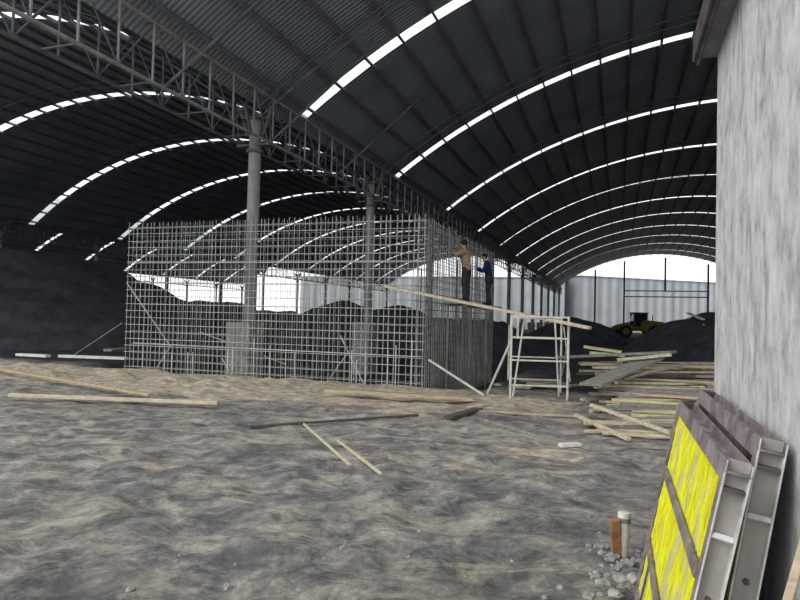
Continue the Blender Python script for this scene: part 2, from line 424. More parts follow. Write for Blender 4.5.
# ------------------------------------------------------------------ valley trusses
ZB, ZT = 6.7, 8.02
def make_truss(detail=True):
    t = empty('roof_truss'); n = 9; st = S/n
    webs = bmn()
    for si, dx in enumerate((.48, -.48)):
        sh = 0 if si == 0 else .45
        for nm, z in (('bottom_chord', ZB), ('top_chord', ZT)):
            if detail:
                b = bmn(); add_bar(b, (dx, 0, z), (dx, S, z), .045, 8); part(nm, b, 'steel_grey' if si == 0 else 'steel_dark', t)
            else: add_bar(webs, (dx, 0, z), (dx, S, z), .045, 5)
        for k in range(n):
            y = (k+.25)*st+sh
            b = bmn() if detail else webs
            add_bar(b, (dx, y, ZB), (dx, y, ZT), .028, 6)
            if detail: part('vertical', b, 'steel_grey' if si == 0 else 'steel_dark', t)
            b = bmn() if detail else webs
            y2 = min(y+st, S)
            if k % 2: add_bar(b, (dx, y, ZB), (dx, y2, ZT), .02, 5)
            else: add_bar(b, (dx, y, ZT), (dx, y2, ZB), .02, 5)
            if detail: part('diagonal', b, 'steel_dark', t)
    for k in range(0, n, 2):
        y = (k+.25)*st
        for z in (ZB, ZT):
            b = bmn() if detail else webs
            add_bar(b, (-.48, y, z), (.48, y, z), .022, 5)
            if detail: part('cross_tie', b, 'steel_dark', t)
    if detail:
        b = bmn(); add_box(b, (0, S/2, ZT+.06), (.5, S, .05)); add_box(b, (-.3, S/2, ZT+.16), (.03, S, .2)); add_box(b, (.3, S/2, ZT+.16), (.03, S, .2))
        part('valley_gutter', b, 'purlin', t)
        webs.free()
    else:
        add_box(webs, (0, S/2, ZT+.08), (.6, S, .1))
        t2 = link('roof_truss', webs, 'steel_dark'); bpy.data.objects.remove(t); t = t2
    return t
tr = make_truss(True); trl = None
for ri, (x, ns) in enumerate(((-XC, range(-1, NB)), (-XC-W, range(1, NB)), (-XC-2*W, range(3, NB)))):
    for n in ns:
        if ri == 0 and n < 3: t = tr if n == -1 else copy_tree(tr)
        else:
            if trl is None: trl = t = make_truss(False)
            else: t = trl.copy(); COL.objects.link(t)
        t.location = (x, YC+n*S, 0)
        tag(t, 'lattice truss %s, %s bay from the camera' % (rowname[ri], ORD[n-ns[0]]), 'truss', 'roof trusses '+rowname[ri])
# knee braces
kb = None
for n in range(0, 3):
    y = 11.5+(n)*S/2
    tt = 4.0
    if kb is None:
        b = bmn(); zr = ZE+RISE-RAD+math.sqrt(RAD**2-(W/2-tt)**2)
        add_bar(b, (.48, 0, ZB), (tt*.8, 1.0, ZB+(zr-.12-ZB)*.8), .038, 8); add_bar(b, (tt*.8, 1.0, ZB+(zr-.12-ZB)*.8), (tt*.8, 1.0, ZE+RISE-RAD+math.sqrt(RAD**2-(W/2-tt*.8)**2)-.1), .016, 6); kb = o = link('knee_brace', b, 'steel_dark')
    else: o = kb.copy(); COL.objects.link(o)
    o.location = (-XC, y, 0)
    tag(o, 'slanting tube brace from the truss up to the right-hand roof, %s from the near end' % ORD[n], 'brace', 'knee braces of the right-hand vault')
# ------------------------------------------------------------------ far gable frame, outside buildings
def gable_post(px, ztop, zbot, lab):
    v = P(px, 300, 1)-CAM; k = YF/v.y; x = v.x*k
    b = bmn(); add_box(b, (x, YF, (ztop+zbot)/2), (.3, .3, ztop-zbot)); o = centre(link('gable_post', b, 'purlin'))
    tag(o, lab, 'post', 'posts of the far gable'); return x
def roofz(x, x0=-XC): return ZE+RISE-RAD+math.sqrt(max(0, RAD**2-(x-x0-W/2)**2))
xs_ = []
for px, lab, zb in ((595, 'thin dark post of the far gable, leftmost beside the pale wall', 0), (624, 'tall dark gable post at the left end of the rails', 0),
                (665, 'short dark gable post hanging down to the rails', 7.2), (708, 'dark gable post nearest the plastered wall', 0)):
    v = P(px, 300, 1)-CAM; x = v.x*YF/v.y
    gable_post(px, roofz(x)-.6, zb, lab); xs_.append(x)
for z, lab in ((7.2, 'upper horizontal rail between the far gable posts'), (6.2, 'lower horizontal rail between the far gable posts')):
    b = bmn(); add_box(b, ((xs_[1]+xs_[3])/2, YF, z), (xs_[3]-xs_[1], .2, .18)); tag(centre(link('gable_rail', b, 'purlin')), lab, 'rail', 'rails of the far gable')
for k, xx in enumerate((-36, -29, -22)):
    b = bmn(); zt = roofz(xx, -XC-W)-.6; add_box(b, (xx, YF, zt/2), (.26, .26, zt))
    tag(centre(link('gable_post', b, 'purlin')), 'dark post in the far gable of the middle vault, %s from the left' % ORD[k], 'post', 'posts of the middle gable')
# unseen wall, added to keep side light off the dark roof
b = bmn(); add_box(b, (-XC+W+.25, (YN+YF)/2, ZE/2), (.2, YF-YN, ZE)); struct(link('wall_right_blocker', b, 'sidewall'), 'unseen wall added to block light along the right side of the shed')
def warehouse(a, c, z, dep, lab, cols):
    t = empty('warehouse', (*((Vector(a)+Vector(c))/2), 0))
    A = Vector((*a, 0)); B = Vector((*c, 0)); mid = t.location
    d = (B-A).normalized(); nrm = Vector((-d.y, d.x, 0))
    rot = Matrix((d, nrm, Vector((0, 0, 1)))).transposed()
    b = bmn(); L_ = (B-A).length
    add_box(b, (0, dep/2, z/2), (L_, dep, z)); w = part('wall', b, 'farwall', t)
    b = bmn(); add_box(b, (0, dep/2, z+.08), (L_+.6, dep+.6, .16)); part('roof', b, 'farwall', t)
    b = bmn(); add_box(b, (0, -.06, .5), (L_, .1, 1.0)); part('plinth', b, 'pedestal', t)
    for q in range(cols):
        b = bmn(); add_box(b, (-L_/2+L_*(q+.5)/cols, -.05, z/2), (.12, .08, z)); part('seam', b, 'farwall', t)
    t.rotation_euler = rot.to_euler()
    tag(t, lab, 'building')
a1 = G(300, 330).copy(); 
def at_depth(px, d): v = P(px, 318, d); return (v.x, v.y)
warehouse(at_depth(300, 150), at_depth(564, 132), 10.7, 8, 'long pale grey clad building seen beyond the middle vault', 9)
warehouse(at_depth(580, 131), at_depth(800, 152), 11.1, 14, 'pale blue-grey corrugated building beyond the far right gable', 9)
# ------------------------------------------------------------------ coal heaps
def heap(px, d, a, b_, Hh, lab, slope=.68, seed=0, rot=0.0, p=2.2, res=.3, name='coal_heap', noiseamp=.16):
    v = P(px, 318, d); cx, cy = v.x, v.y
    bm = bmn(); nr = max(10, int(min(a, b_)/res)); nt_ = 72; ring = []
    ca, sa = math.cos(rot), math.sin(rot)
    mi = min(a, b_)
    top = bm.verts.new((0, 0, Hh*.98 if slope*mi > Hh else slope*mi*.97))
    for j in range(1, nr+1):
        rr = j/nr; row = []
        for i in range(nt_):
            t = 2*math.pi*i/nt_
            se = (abs(math.cos(t))**p+abs(math.sin(t))**p)**(-1/p)
            lx = a*rr*se*math.cos(t); ly = b_*rr*se*math.sin(t)
            z = slope*(1-rr)*mi
            z = Hh*(1-math.exp(-z/Hh*1.25)) / (1-math.exp(-1.25*slope*mi/Hh)) if slope*mi < Hh*1.4 else min(z, Hh - .25*Hh*math.exp(-(z-Hh)/Hh*3) if z > Hh else z)
            x = lx*ca-ly*sa; y = lx*sa+ly*ca
            f = min(1, (1-rr)*6)
            z += f*(noiseamp*fbm(x+seed*9, y+cx, .6, 4))
            row.append(bm.verts.new((x, y, max(z, 0) if rr < 1 else -.15)))
        ring.append(row)
    for i in range(nt_): bm.faces.new((top, ring[0][i], ring[0][(i+1) % nt_]))
    for j in range(nr-1):
        for i in range(nt_):
            bm.faces.new((ring[j][i], ring[j+1][i], ring[j+1][(i+1) % nt_], ring[j][(i+1) % nt_]))
    bm.faces.new(ring[-1])
    o = link(name, bm, 'coal', smooth=True); o.location = (cx, cy, 0)
    tag(o, lab, 'coal heap', kind='stuff'); return o
heap(-62, 37, 18.2, 13, 4.85, 'huge flat-topped black coal heap left of the steel cage', rot=YAW, p=3, noiseamp=.35)
heap(205, 47, 6.5, 6, 2.6, 'low coal heap behind the left end of the steel cage', seed=2)
heap(262, 43, 5, 5, 1.95, 'low coal heap behind the nearest column', seed=3)
heap(343, 42, 5.2, 4.5, 2.75, 'pointed coal heap behind the middle of the cage', seed=4, noiseamp=.1)
heap(398, 40, 4.6, 4.5, 2.5, 'pointed coal heap behind the right end of the cage', seed=5, noiseamp=.1)
heap(462, 36, 5.0, 4.5, 1.72, 'low dark coal heap behind the two workers', seed=6)
heap(575, 50, 4.2, 4, 2.05, 'small coal heap behind the pale scaffold', seed=7)
heap(708, 33, 4.0, 6, 2.4, 'broad coal heap beside the plastered wall', seed=8, rot=YAW)
# ------------------------------------------------------------------ wheel loader
def loader():
    v = P(636, 318, 72); t = empty('wheel_loader', (v.x, v.y, 0)); t.rotation_euler = (0, 0, YAW); t.scale = (.86,)*3
    # local: -X is the front (bucket), seen side on
    def poly(pts, w, name, mat, parent=None, y0=0, bevel=.05):
        b = bmn(); A = [b.verts.new((x, y0-w/2, z)) for x, z in pts]; B = [b.verts.new((x, y0+w/2, z)) for x, z in pts]
        b.faces.new(A); b.faces.new(B[::-1]); n = len(pts)
        for i in range(n): b.faces.new((A[i], A[(i+1) % n], B[(i+1) % n], B[i]))
        return part(name, b, mat, parent or t, bevel=bevel)
    poly([(.4, 1.0), (.4, 2.1), (1.0, 2.35), (3.3, 2.15), (3.6, 1.7), (3.6, 1.0), (2.9, .75), (1.2, .75)], 1.7, 'engine_hood', 'loader_yellow')
    poly([(-1.9, .8), (-1.9, 1.5), (-.9, 1.7), (.5, 1.4), (.5, .9)], 1.2, 'front_frame', 'loader_yellow')
    poly([(-.45, 1.5), (-.6, 2.2), (-.4, 3.2), (1.2, 3.2), (1.3, 2.2), (1.2, 1.5)], 1.35, 'cab', 'glass_dark')
    poly([(-.7, 3.2), (-.6, 3.36), (1.35, 3.36), (1.4, 3.2)], 1.6, 'cab_roof', 'loader_yellow')
    for sx in (-.5, 1.22):
        for sy in (-.68, .68):
            b = bmn(); add_box(b, (sx, sy, 2.4), (.1, .1, 1.65)); part('cab_pillar', b, 'loader_yellow', t)
    for sy in (-.5, .5):
        poly([(-.9, 1.75), (-1.0, 2.05), (-2.6, 1.6), (-3.9, .7), (-3.8, .45), (-2.4, 1.2)], .16, 'lift_arm', 'loader_yellow', y0=sy, bevel=.01)
    poly([(-3.7, .3), (-3.6, 1.3), (-4.2, 1.35), (-4.0, .6), (-4.9, .22), (-4.9, .12)], 2.7, 'bucket', 'rust_dark', bevel=.01)
    for x in (-1.7, 2.1):
        for sy in (-1.0, 1.0):
            w = bmn(); r = .82
            prof = [(-.26, .45), (-.28, .70), (-.2, .82), (.2, .82), (.28, .70), (.26, .45)]
            n = 28; rows = []
            for i in range(n):
                a = 2*math.pi*i/n; rows.append([w.verts.new((x+q*math.cos(a), sy+dy, r+q*math.sin(a))) for dy, q in prof])
            for i in range(n):
                for k in range(len(prof)-1): w.faces.new((rows[i][k], rows[(i+1) % n][k], rows[(i+1) % n][k+1], rows[i][k+1]))
                w.faces.new((rows[i][0], rows[(i+1) % n][0], rows[(i+1) % n][-1], rows[i][-1]))
            wh = part('wheel', w, 'tyre', t)
            b = bmn(); add_bar(b, (x, sy-.2, r), (x, sy+.2, r), .44, 20); add_bar(b, (x, sy-.27, r), (x, sy+.27, r), .16, 12); part('hub', b, 'loader_yellow', wh)
    b = bmn(); add_bar(b, (2.4, .5, 2.2), (2.4, .5, 3.0), .06, 8); part('exhaust', b, 'tyre', t)
    tag(t, 'dirty yellow wheel loader parked among coal heaps in the far right vault', 'wheel loader')
loader()
v0 = P(688, 313.0, 33); v1 = P(703, 319.5, 31)
for k, (dx, lab) in enumerate(((0, 'upper pale board lying on the coal heap by the plastered wall'), (.28, 'lower pale board lying on the coal heap by the plastered wall'))):
    b = bmn(); add_beam(b, v0+Vector((dx*.4, 0, -dx)), v1+Vector((dx*.4, 0, -dx)), .18, .06); tag(centre(link('board', b, 'white_paint')), lab, 'board', 'pale boards on the right coal heap')
# ------------------------------------------------------------------ small plastered building
WX = .60; WY = 4.62
b = bmn(); add_box(b, (WX+2.5, WY-4, 1.70), (5, 8, 3.60)); struct(link('wall_front', b, 'plaster'), 'rough grey plastered wall of the small building at the right')
t = empty('roof_edge', (WX, WY, 3.5)); t['kind'] = 'structure'; t.name = 'trim_1'
b = bmn(); add_box(b, (2.40, -4, .055), (5.0, 8.1, .11)); part('soffit', b, 'roof_slab', t, bevel=.008)
b = bmn(); add_box(b, (-.125, -4, .07), (.04, 8.14, .17)); add_box(b, (-.11, -4, -.02), (.02, 8.14, .04)); part('fascia', b, 'rust_dark', t, bevel=.006)
# ------------------------------------------------------------------ steel bar cage
cage = empty('rebar_cage', (CX0, CY0, -.7))
CZ0, CZ1 = -.7, 4.27
OFFS = Vector(cage.location)
cnt = 0; LX = CX1-CX0; LY = CY1-CY0
def jit(a): return R.uniform(-a, a)
rest = bmn()
def cpart(name, a, c, r, mat='rebar', n=5):
    b = bmn(); add_bar(b, Vector(a)-OFFS, Vector(c)-OFFS, r, n); return part(name, b, mat, cage)
nv = 61
for layer, y in enumerate((CY0, CY0+.26)):
    for i in range(nv):
        x = CX0+LX*i/(nv-1)+(.07 if layer else 0)+jit(.02)
        if x > CX1: continue
        if cnt >= 98:
            add_bar(rest, Vector((x, y, CZ0))-OFFS, Vector((x+jit(.03), y+jit(.02), CZ1+.05))-OFFS, .0078, 5); continue
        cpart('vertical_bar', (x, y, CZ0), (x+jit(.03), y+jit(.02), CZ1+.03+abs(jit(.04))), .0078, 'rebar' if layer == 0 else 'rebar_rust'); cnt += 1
    k = 0; z = CZ0+.15
    while z < CZ1:
        zz = z+jit(.012)
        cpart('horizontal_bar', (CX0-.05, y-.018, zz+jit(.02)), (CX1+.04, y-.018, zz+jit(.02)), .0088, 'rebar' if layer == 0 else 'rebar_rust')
        z += .205
for layer, x in enumerate((CX1, CX1-.26)):
    n2 = 46
    for i in range(1, n2):
        y = CY0+LY*i/(n2-1)+jit(.02)
        a = Vector((x, y, CZ0)); c = Vector((x+jit(.02), y+jit(.03), CZ1+jit(.05)))
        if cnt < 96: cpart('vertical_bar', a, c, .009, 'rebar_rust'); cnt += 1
        else: add_bar(rest, a-OFFS, c-OFFS, .0115, 5)
    z = CZ0+.15
    while z < CZ1:
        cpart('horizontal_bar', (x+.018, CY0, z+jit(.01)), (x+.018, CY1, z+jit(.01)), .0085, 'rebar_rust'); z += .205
o = part('side_bars', rest, 'rebar_rust', cage); o['kind'] = 'stuff'
# walers, starter bars, props of the cage
w1 = cpart('waler', (CX0, CY0-.05, 3.12), (CX1, CY0-.05, 3.10), .013, 'rebar', 8)
w1 = cpart('waler', (CX0+.3, CY0-.05, .75), (CX1, CY0-.05, .72), .014, 'rebar', 8)
for px, top in ((143, 345), (165, 349), (172, 352), (188, 352), (193, 352), (228, 345), (233, 347), (254, 338), (270, 345), (286, 350), (295, 352), (352, 350), (357, 360), (366, 352), (388, 350), (396, 345), (412, 340)):
    v = P(px, 350, 1)-CAM; k = (CY0-.03)/v.y; x = v.x*k; v2 = P(px, top, 1)-CAM; zt = H+v2.z*(CY0-.03)/v2.y
    cpart('starter_bar', (x, CY0-.03, -.7), (x, CY0-.03, zt), .013, 'pole', 6)
def onplane(px, py, y):
    v = P(px, py, 1)-CAM; return CAM+v*(y/v.y)
for a, c, y1, y2 in (((127, 283), (171, 347), 15.75, 15.7), ((171, 345), (153, 374), 15.7, 15.65), ((340, 335), (367, 391), 15.7, 15.3),
                     ((347, 354), (327, 382), 15.72, 15.6), ((200, 332), (285, 364), 16.4, 16.4), ((222, 358), (236, 384), 15.6, 15.4)):
    cpart('prop', onplane(*a, y1), onplane(*c, y2), .021, 'rebar', 6)
tag(cage, 'tall double-layered cage of tied steel reinforcing bars standing in the yard', 'rebar cage')
# ------------------------------------------------------------------ scaffold
def tube(name, a, c, r, mat, lab, cat, group=None):
    b = bmn(); add_bar(b, a, c, r, 8); return tag(centre(link(name, b, mat)), lab, cat, group)
d1 = 13.4
fl = P(511.5, 330, 13.45); fr_ = P(568.5, 330, 13.3)
fl.z = ground_z(fl.x, fl.y)-.01; fr_.z = fl.z
fwd = Vector((fw.x, fw.y, 0)).normalized(); side = Vector((rt.x, rt.y, 0)).normalized()
bk = fwd*1.75+side*.30
scaf = empty('scaffold', fl)
def seg(nm, a, c, r=.02, mat='pole'):
    b = bmn(); add_bar(b, Vector(a)-fl, Vector(c)-fl, r, 8); return part(nm, b, mat, scaf)
bl = fl+bk; br = fr_+bk; bl.z = br.z = ground_z(bl.x, bl.y)-.01
UPV = Vector((0, 0, 1)); HS = 1.76
for a, c in ((fl, fr_), (bl, br)):
    for q in (a, c): seg('leg', q, q+UPV*HS, .025)
    for f in (.985, .73, .46, .16): seg('rung', a+UPV*HS*f, c+UPV*HS*f, .019)
    e_ = c-a
    for f in (.12, .88): seg('stub', a+e_*f+UPV*HS*.73, a+e_*f+UPV*HS*.985, .013)
for a, c, o_ in ((fl, bl, -.03), (fr_, br, .03)):
    seg('cross_brace', a+UPV*1.55+side*o_, c+UPV*.4+side*o_, .013); seg('cross_brace', a+UPV*.4+side*o_*1.8, c+UPV*1.55+side*o_*1.8, .013)
tag(scaf, 'pale tube scaffold standing beside the right end of the steel cage', 'scaffold')
Z = Vector((0, 0, 1))
def gz(p, dz=0): p.z = ground_z(p.x, p.y)+dz; return p
tube('pole', gz(P(513, 380, 13.9)), P(524, 321, 14.1), .022, 'pole', 'loose tube leaning inside the left half of the scaffold', 'pole')
tube('pole', gz(P(559, 380, 14.2)), P(555, 322, 14.3), .02, 'pole', 'loose upright tube inside the right half of the scaffold', 'pole')
tube('pole', gz(P(487, 394, 14.2)), P(511, 341, 13.62), .026, 'pole', 'tube leaning from the ground onto the left leg of the scaffold', 'pole')
tube('pole', gz(P(484, 394, 14.0), .02), P(429, 360, 15.75), .03, 'pole', 'tube leaning from the ground against the corner of the cage', 'pole')
tube('pole', gz(P(68, 370, 22)), P(122, 323, 20.6), .02, 'rebar_rust', 'thin rod leaning in front of the big coal heap', 'pole')
# long plank from scaffold to cage
b = bmn(); pa = P(386, 286.3, 15.95); pb = P(590, 328.0, 12.95); add_beam(b, pa, pb, .20, .065)
tag(centre(link('scaffold_plank', b, 'wood_pale', bevel=.006)), 'long pale plank sloping from the cage corner down over the scaffold', 'plank')
# walkway the workers stand on
b = bmn(); add_box(b, (-4.18, 19.6, 2.12), (.42, 6.2, .06)); tag(centre(link('walkway_board', b, 'wood_grey', bevel=.006)), 'long grey board the two workers stand on beside the cage', 'board')
for k, y in enumerate((16.9, 19.6, 22.3)):
    tube('putlog', (-4.66, y, 2.06), (-3.9, y, 2.06), .025, 'steel_grey', 'short tube carrying the workers\' board, %s from the camera' % ORD[k], 'tube', 'tubes carrying the board')
    tube('prop_pole', (-4.44, y, ground_z(-4.44, y)-.02), (-4.44, y, 2.03), .024, 'rebar_rust', 'upright prop under the workers\' board, %s from the camera' % ORD[k], 'prop', 'props under the board')
# ------------------------------------------------------------------ workers
def skinmesh(name, verts, edges, radii, root, sub=2):
    me = bpy.data.meshes.new(name); me.from_pydata([tuple(v) for v in verts], edges, [])
    o = bpy.data.objects.new(name, me); COL.objects.link(o)
    o.modifiers.new('s', 'SKIN'); sv = me.skin_vertices[0].data
    for i, r in enumerate(radii):
        sv[i].radius = r if isinstance(r, tuple) else (r, r); sv[i].use_root = (i == root)
    md = o.modifiers.new('u', 'SUBSURF'); md.levels = md.render_levels = sub
    dg = bpy.context.evaluated_depsgraph_get(); ev = o.evaluated_get(dg)
    m2 = bpy.data.meshes.new_from_object(ev); bpy.data.objects.remove(o)
    b = bmn(); b.from_mesh(m2); bpy.data.meshes.remove(m2)
    return b
def ellipsoid(b, c, s, rot=None, seg=14):
    r = bmesh.ops.create_uvsphere(b, u_segments=seg, v_segments=10, radius=1)
    bmesh.ops.transform(b, matrix=Matrix.Translation(c) @ (rot.to_4x4() if rot else Matrix()) @ Matrix.Diagonal((*s, 1)), verts=r['verts'])
def person(loc, rz, sc_, pose, top, label, hem=.86, lean=0.0):
    """local: faces +Y, up Z; pose gives elbows/hands/knees/feet"""
    V = {}; Ed = []; Rd = {}
    def add(n, co, r, par=None):
        V[n] = Vector(co); Rd[n] = r
        if par: Ed.append((par, n))
    ln = lean
    add('pelvis', (0, 0, .93), (.13, .10)); add('belly', (0, ln*.3, 1.08), (.12, .095), 'pelvis'); add('chest', (0, ln*.75, 1.28), (.145, .105), 'belly')
    add('nb', (0, ln, 1.42), (.075, .07), 'chest'); add('neck', (0, ln*1.1+.01, 1.48), .05, 'nb')
    hx, hy = pose.get('head', (0, .03))
    add('jaw', (hx*.5, ln*1.15+.03+hy*.5, 1.545), (.062, .07), 'neck'); add('skull', (hx, ln*1.2+.02+hy, 1.635), (.078, .092), 'jaw'); add('crown', (hx, ln*1.2+.01+hy, 1.69), (.06, .07), 'skull')
    for s, k in ((-1, 'L'), (1, 'R')):
        sh = Vector((s*.185, ln*.9, 1.39)); el = Vector(pose['elbow'+k]); ha = Vector(pose['hand'+k])
        add('sh'+k, sh, .062, 'nb'); add('el'+k, el, .044, 'sh'+k); add('fa'+k, el.lerp(ha, .3), .042, 'el'+k); add('wr'+k, el.lerp(ha, .9), .027, 'fa'+k)
        dr = (ha-el).normalized(); px_ = dr.cross(Vector((0, 0, 1))); px_ = px_.normalized() if px_.length > .1 else Vector((1, 0, 0)); pn = px_.cross(dr)
        palm = ha+dr*.045; add('pa'+k, palm, (.036, .018), 'wr'+k)
        for f in range(4):
            o_ = px_*(f-1.5)*.021; l_ = (.032, .038, .036, .028)[f]
            add('f%d%s' % (f, k), palm+o_+dr*.035, .0095, 'pa'+k)
            add('g%d%s' % (f, k), palm+o_+dr*(.035+l_)-pn*.012, .009, 'f%d%s' % (f, k))
            add('h%d%s' % (f, k), palm+o_+dr*(.04+l_*1.3)-pn*.038, .008, 'g%d%s' % (f, k))
        add('t0'+k, ha+px_*-s*.035+dr*.03-pn*.012, .011, 'wr'+k); add('t1'+k, ha+px_*-s*.045+dr*.06-pn*.03, .009, 't0'+k)
        kn = Vector(pose['knee'+k]); an = Vector(pose['foot'+k])
        add('hip'+k, (s*.095, 0, .88), .088, 'pelvis'); add('kn'+k, kn, .056, 'hip'+k); add('ca'+k, kn.lerp(an, .3)+Vector((0, -.015, 0)), .054, 'kn'+k); add('an'+k, an, .036, 'ca'+k)
    keys = list(V)
    b = skinmesh('b', [V[k] for k in keys], [(keys.index(a), keys.index(c)) for a, c in Ed], [Rd[k] for k in keys], 0)
    hc = V['skull']
    ellipsoid(b, hc+Vector((0, .085, -.02)), (.014, .022, .022)); 
    for s in (-1, 1): ellipsoid(b, hc+Vector((s*.078, 0, -.02)), (.012, .022, .032))
    t = empty('person', loc); t.rotation_euler = (0, 0, rz); t.scale = (sc_,)*3
    body = part('body', b, 'skin', t, smooth=True)
    b = bmn()
    for s in (-1, 1): ellipsoid(b, hc+Vector((s*.03, .082, .008)), (.012, .008, .007))
    part('eyes', b, 'hair', t); b = bmn(); ellipsoid(b, hc+Vector((0, .078, -.062)), (.024, .008, .006)); part('mouth', b, 'brick', t)
    b = bmn(); ellipsoid(b, hc+Vector((0, -.022, .028)), (.092, .100, .085), seg=18); part('hair', b, 'hair', t, smooth=True)
    # trousers
    ks = ['pelvis', 'hipL', 'knL', 'caL', 'anL', 'hipR', 'knR', 'caR', 'anR', 'belly']
    rr = {'pelvis': (.15, .12), 'belly': (.135, .11), 'hipL': .105, 'hipR': .105, 'knL': .078, 'knR': .078, 'caL': .072, 'caR': .072, 'anL': .062, 'anR': .062}
    ed = [('pelvis', 'hipL'), ('hipL', 'knL'), ('knL', 'caL'), ('caL', 'anL'), ('pelvis', 'hipR'), ('hipR', 'knR'), ('knR', 'caR'), ('caR', 'anR'), ('pelvis', 'belly')]
    b = skinmesh('t', [V[k] for k in ks], [(ks.index(a), ks.index(c)) for a, c in ed], [rr[k] for k in ks], 0)
    part('trousers', b, 'trouser', t, smooth=True)
    # jacket
    V['hem'] = Vector((0, 0, hem))
    ks = ['belly', 'hem', 'chest', 'nb', 'shL', 'elL', 'faL', 'wrL', 'shR', 'elR', 'faR', 'wrR']
    rr = {'belly': (.165, .135), 'hem': (.175, .145), 'chest': (.185, .14), 'nb': (.10, .09), 'shL': .085, 'shR': .085, 'elL': .064, 'elR': .064, 'faL': .058, 'faR': .058, 'wrL': .045, 'wrR': .045}
    ed = [('belly', 'hem'), ('belly', 'chest'), ('chest', 'nb')]+[(a+k, c+k) for k in 'LR' for a, c in (('sh', 'el'), ('el', 'fa'), ('fa', 'wr'))]+[('nb', 'shL'), ('nb', 'shR')]
    b = skinmesh('j', [V[k] for k in ks], [(ks.index(a), ks.index(c)) for a, c in ed], [rr[k] for k in ks], 0)
    j = part('jacket', b, top, t, smooth=True)
    b = bmn(); add_bar(b, V['nb']+Vector((0, 0, .0)), V['nb']+Vector((0, .005, .075)), .082, 14, .068); part('collar', b, top, j)
    for s, k in ((-1, 'L'), (1, 'R')):
        b = bmn(); a = V['an'+k]; ellipsoid(b, (a.x, a.y+.065, a.z-.03), (.052, .14, .05)); ellipsoid(b, (a.x, a.y, a.z+.01), (.05, .06, .06)); part('shoe', b, 'shoe', t, smooth=True)
    tag(t, label, 'person'); return t
bz = 2.15
person((-4.14, 17.75, bz), math.radians(78), 1.04, dict(elbowL=(-.30, .20, 1.30), handL=(-.20, .42, 1.52), elbowR=(.30, .18, 1.22), handR=(.16, .42, 1.40),
       kneeL=(-.11, .03, .50), footL=(-.13, -.02, .08), kneeR=(.11, .03, .50), footR=(.13, .03, .08), head=(-.01, .05)), 'jacket_tan',
       'person in a tan jacket and dark trousers reaching up to the cage bars', .88, .05)
person((-4.06, 20.75, bz), math.radians(100), .99, dict(elbowL=(-.27, .20, 1.12), handL=(-.14, .45, 1.22), elbowR=(.27, .16, 1.14), handR=(.12, .42, 1.30),
       kneeL=(-.09, .06, .50), footL=(-.10, -.02, .08), kneeR=(.09, .05, .50), footR=(.10, .05, .08), head=(0, .05)), 'coat_navy',
       'person in a navy blue coat standing on the board behind the other', .66, .10)
# ------------------------------------------------------------------ boards lying about
def board(a, c, w, h, mat, lab, cat='board', group=None, name='board', za=None, zc=None, lift=0.0):
    a = Vector(a); c = Vector(c)
    if za is not None: a.z = za
    else: a.z = ground_z(a.x, a.y)+h/2+.005
    if zc is not None: c.z = zc
    else: c.z = ground_z(c.x, c.y)+h/2+.005
    a.z += lift; c.z += lift
    b = bmn(); add_beam(b, a, c, w, h)
    return tag(centre(link(name, b, mat, bevel=min(h, w)*.12)), lab, cat, group)
def GG(px, py): return G(px, py, .08)
board(GG(-20, 369), GG(150, 397), .10, .05, 'wood_tan', 'long tan lath running down across the dug earth at the left', za=.17, zc=.12)
board(GG(10, 396), GG(218, 404), .12, .06, 'wood_pale', 'long pale plank lying in front of the earth bank at the left', za=.10, zc=.10)
board(GG(18, 360), GG(48, 361.5), .22, .08, 'white_paint', 'short white board at the foot of the big coal heap', za=.25, zc=.25)
board(GG(60, 361.5), GG(126, 364), .22, .08, 'white_paint', 'long white board at the foot of the big coal heap', za=.25, zc=.25)
board(GG(107, 361), GG(128, 359), .3, .08, 'wood_grey', 'grey board beside the left end of the cage', za=.42, zc=.42)
board(GG(326, 393), GG(474, 400), .26, .07, 'wood_tan', 'broad tan plank lying before the front of the cage', za=.14, zc=.10)
board(GG(250, 421), GG(418, 412), .07, .03, 'wood_dark', 'long dark board half buried in the middle of the yard')
board(GG(304, 421), GG(350, 460), .032, .025, 'wood_pale', 'left one of two thin pale laths in the yard', lift=.03)
board(GG(338, 436), GG(381, 470), .032, .025, 'wood_pale', 'right one of two thin pale laths in the yard', lift=.03)
board(GG(480, 415), GG(566, 439), .05, .04, 'wood_grey', 'thin grey lath ending at the small white block')
board(GG(448, 417), GG(479, 407), .16, .05, 'wood_dark', 'short dark board below the corner of the cage')
board(GG(560, 441), GG(580, 440), .10, .05, 'white_paint', 'small white block lying alone in the yard', 'block', name='block')
board(GG(470, 408), GG(578, 414), .06, .04, 'wood_tan', 'thin tan lath lying before the scaffold')
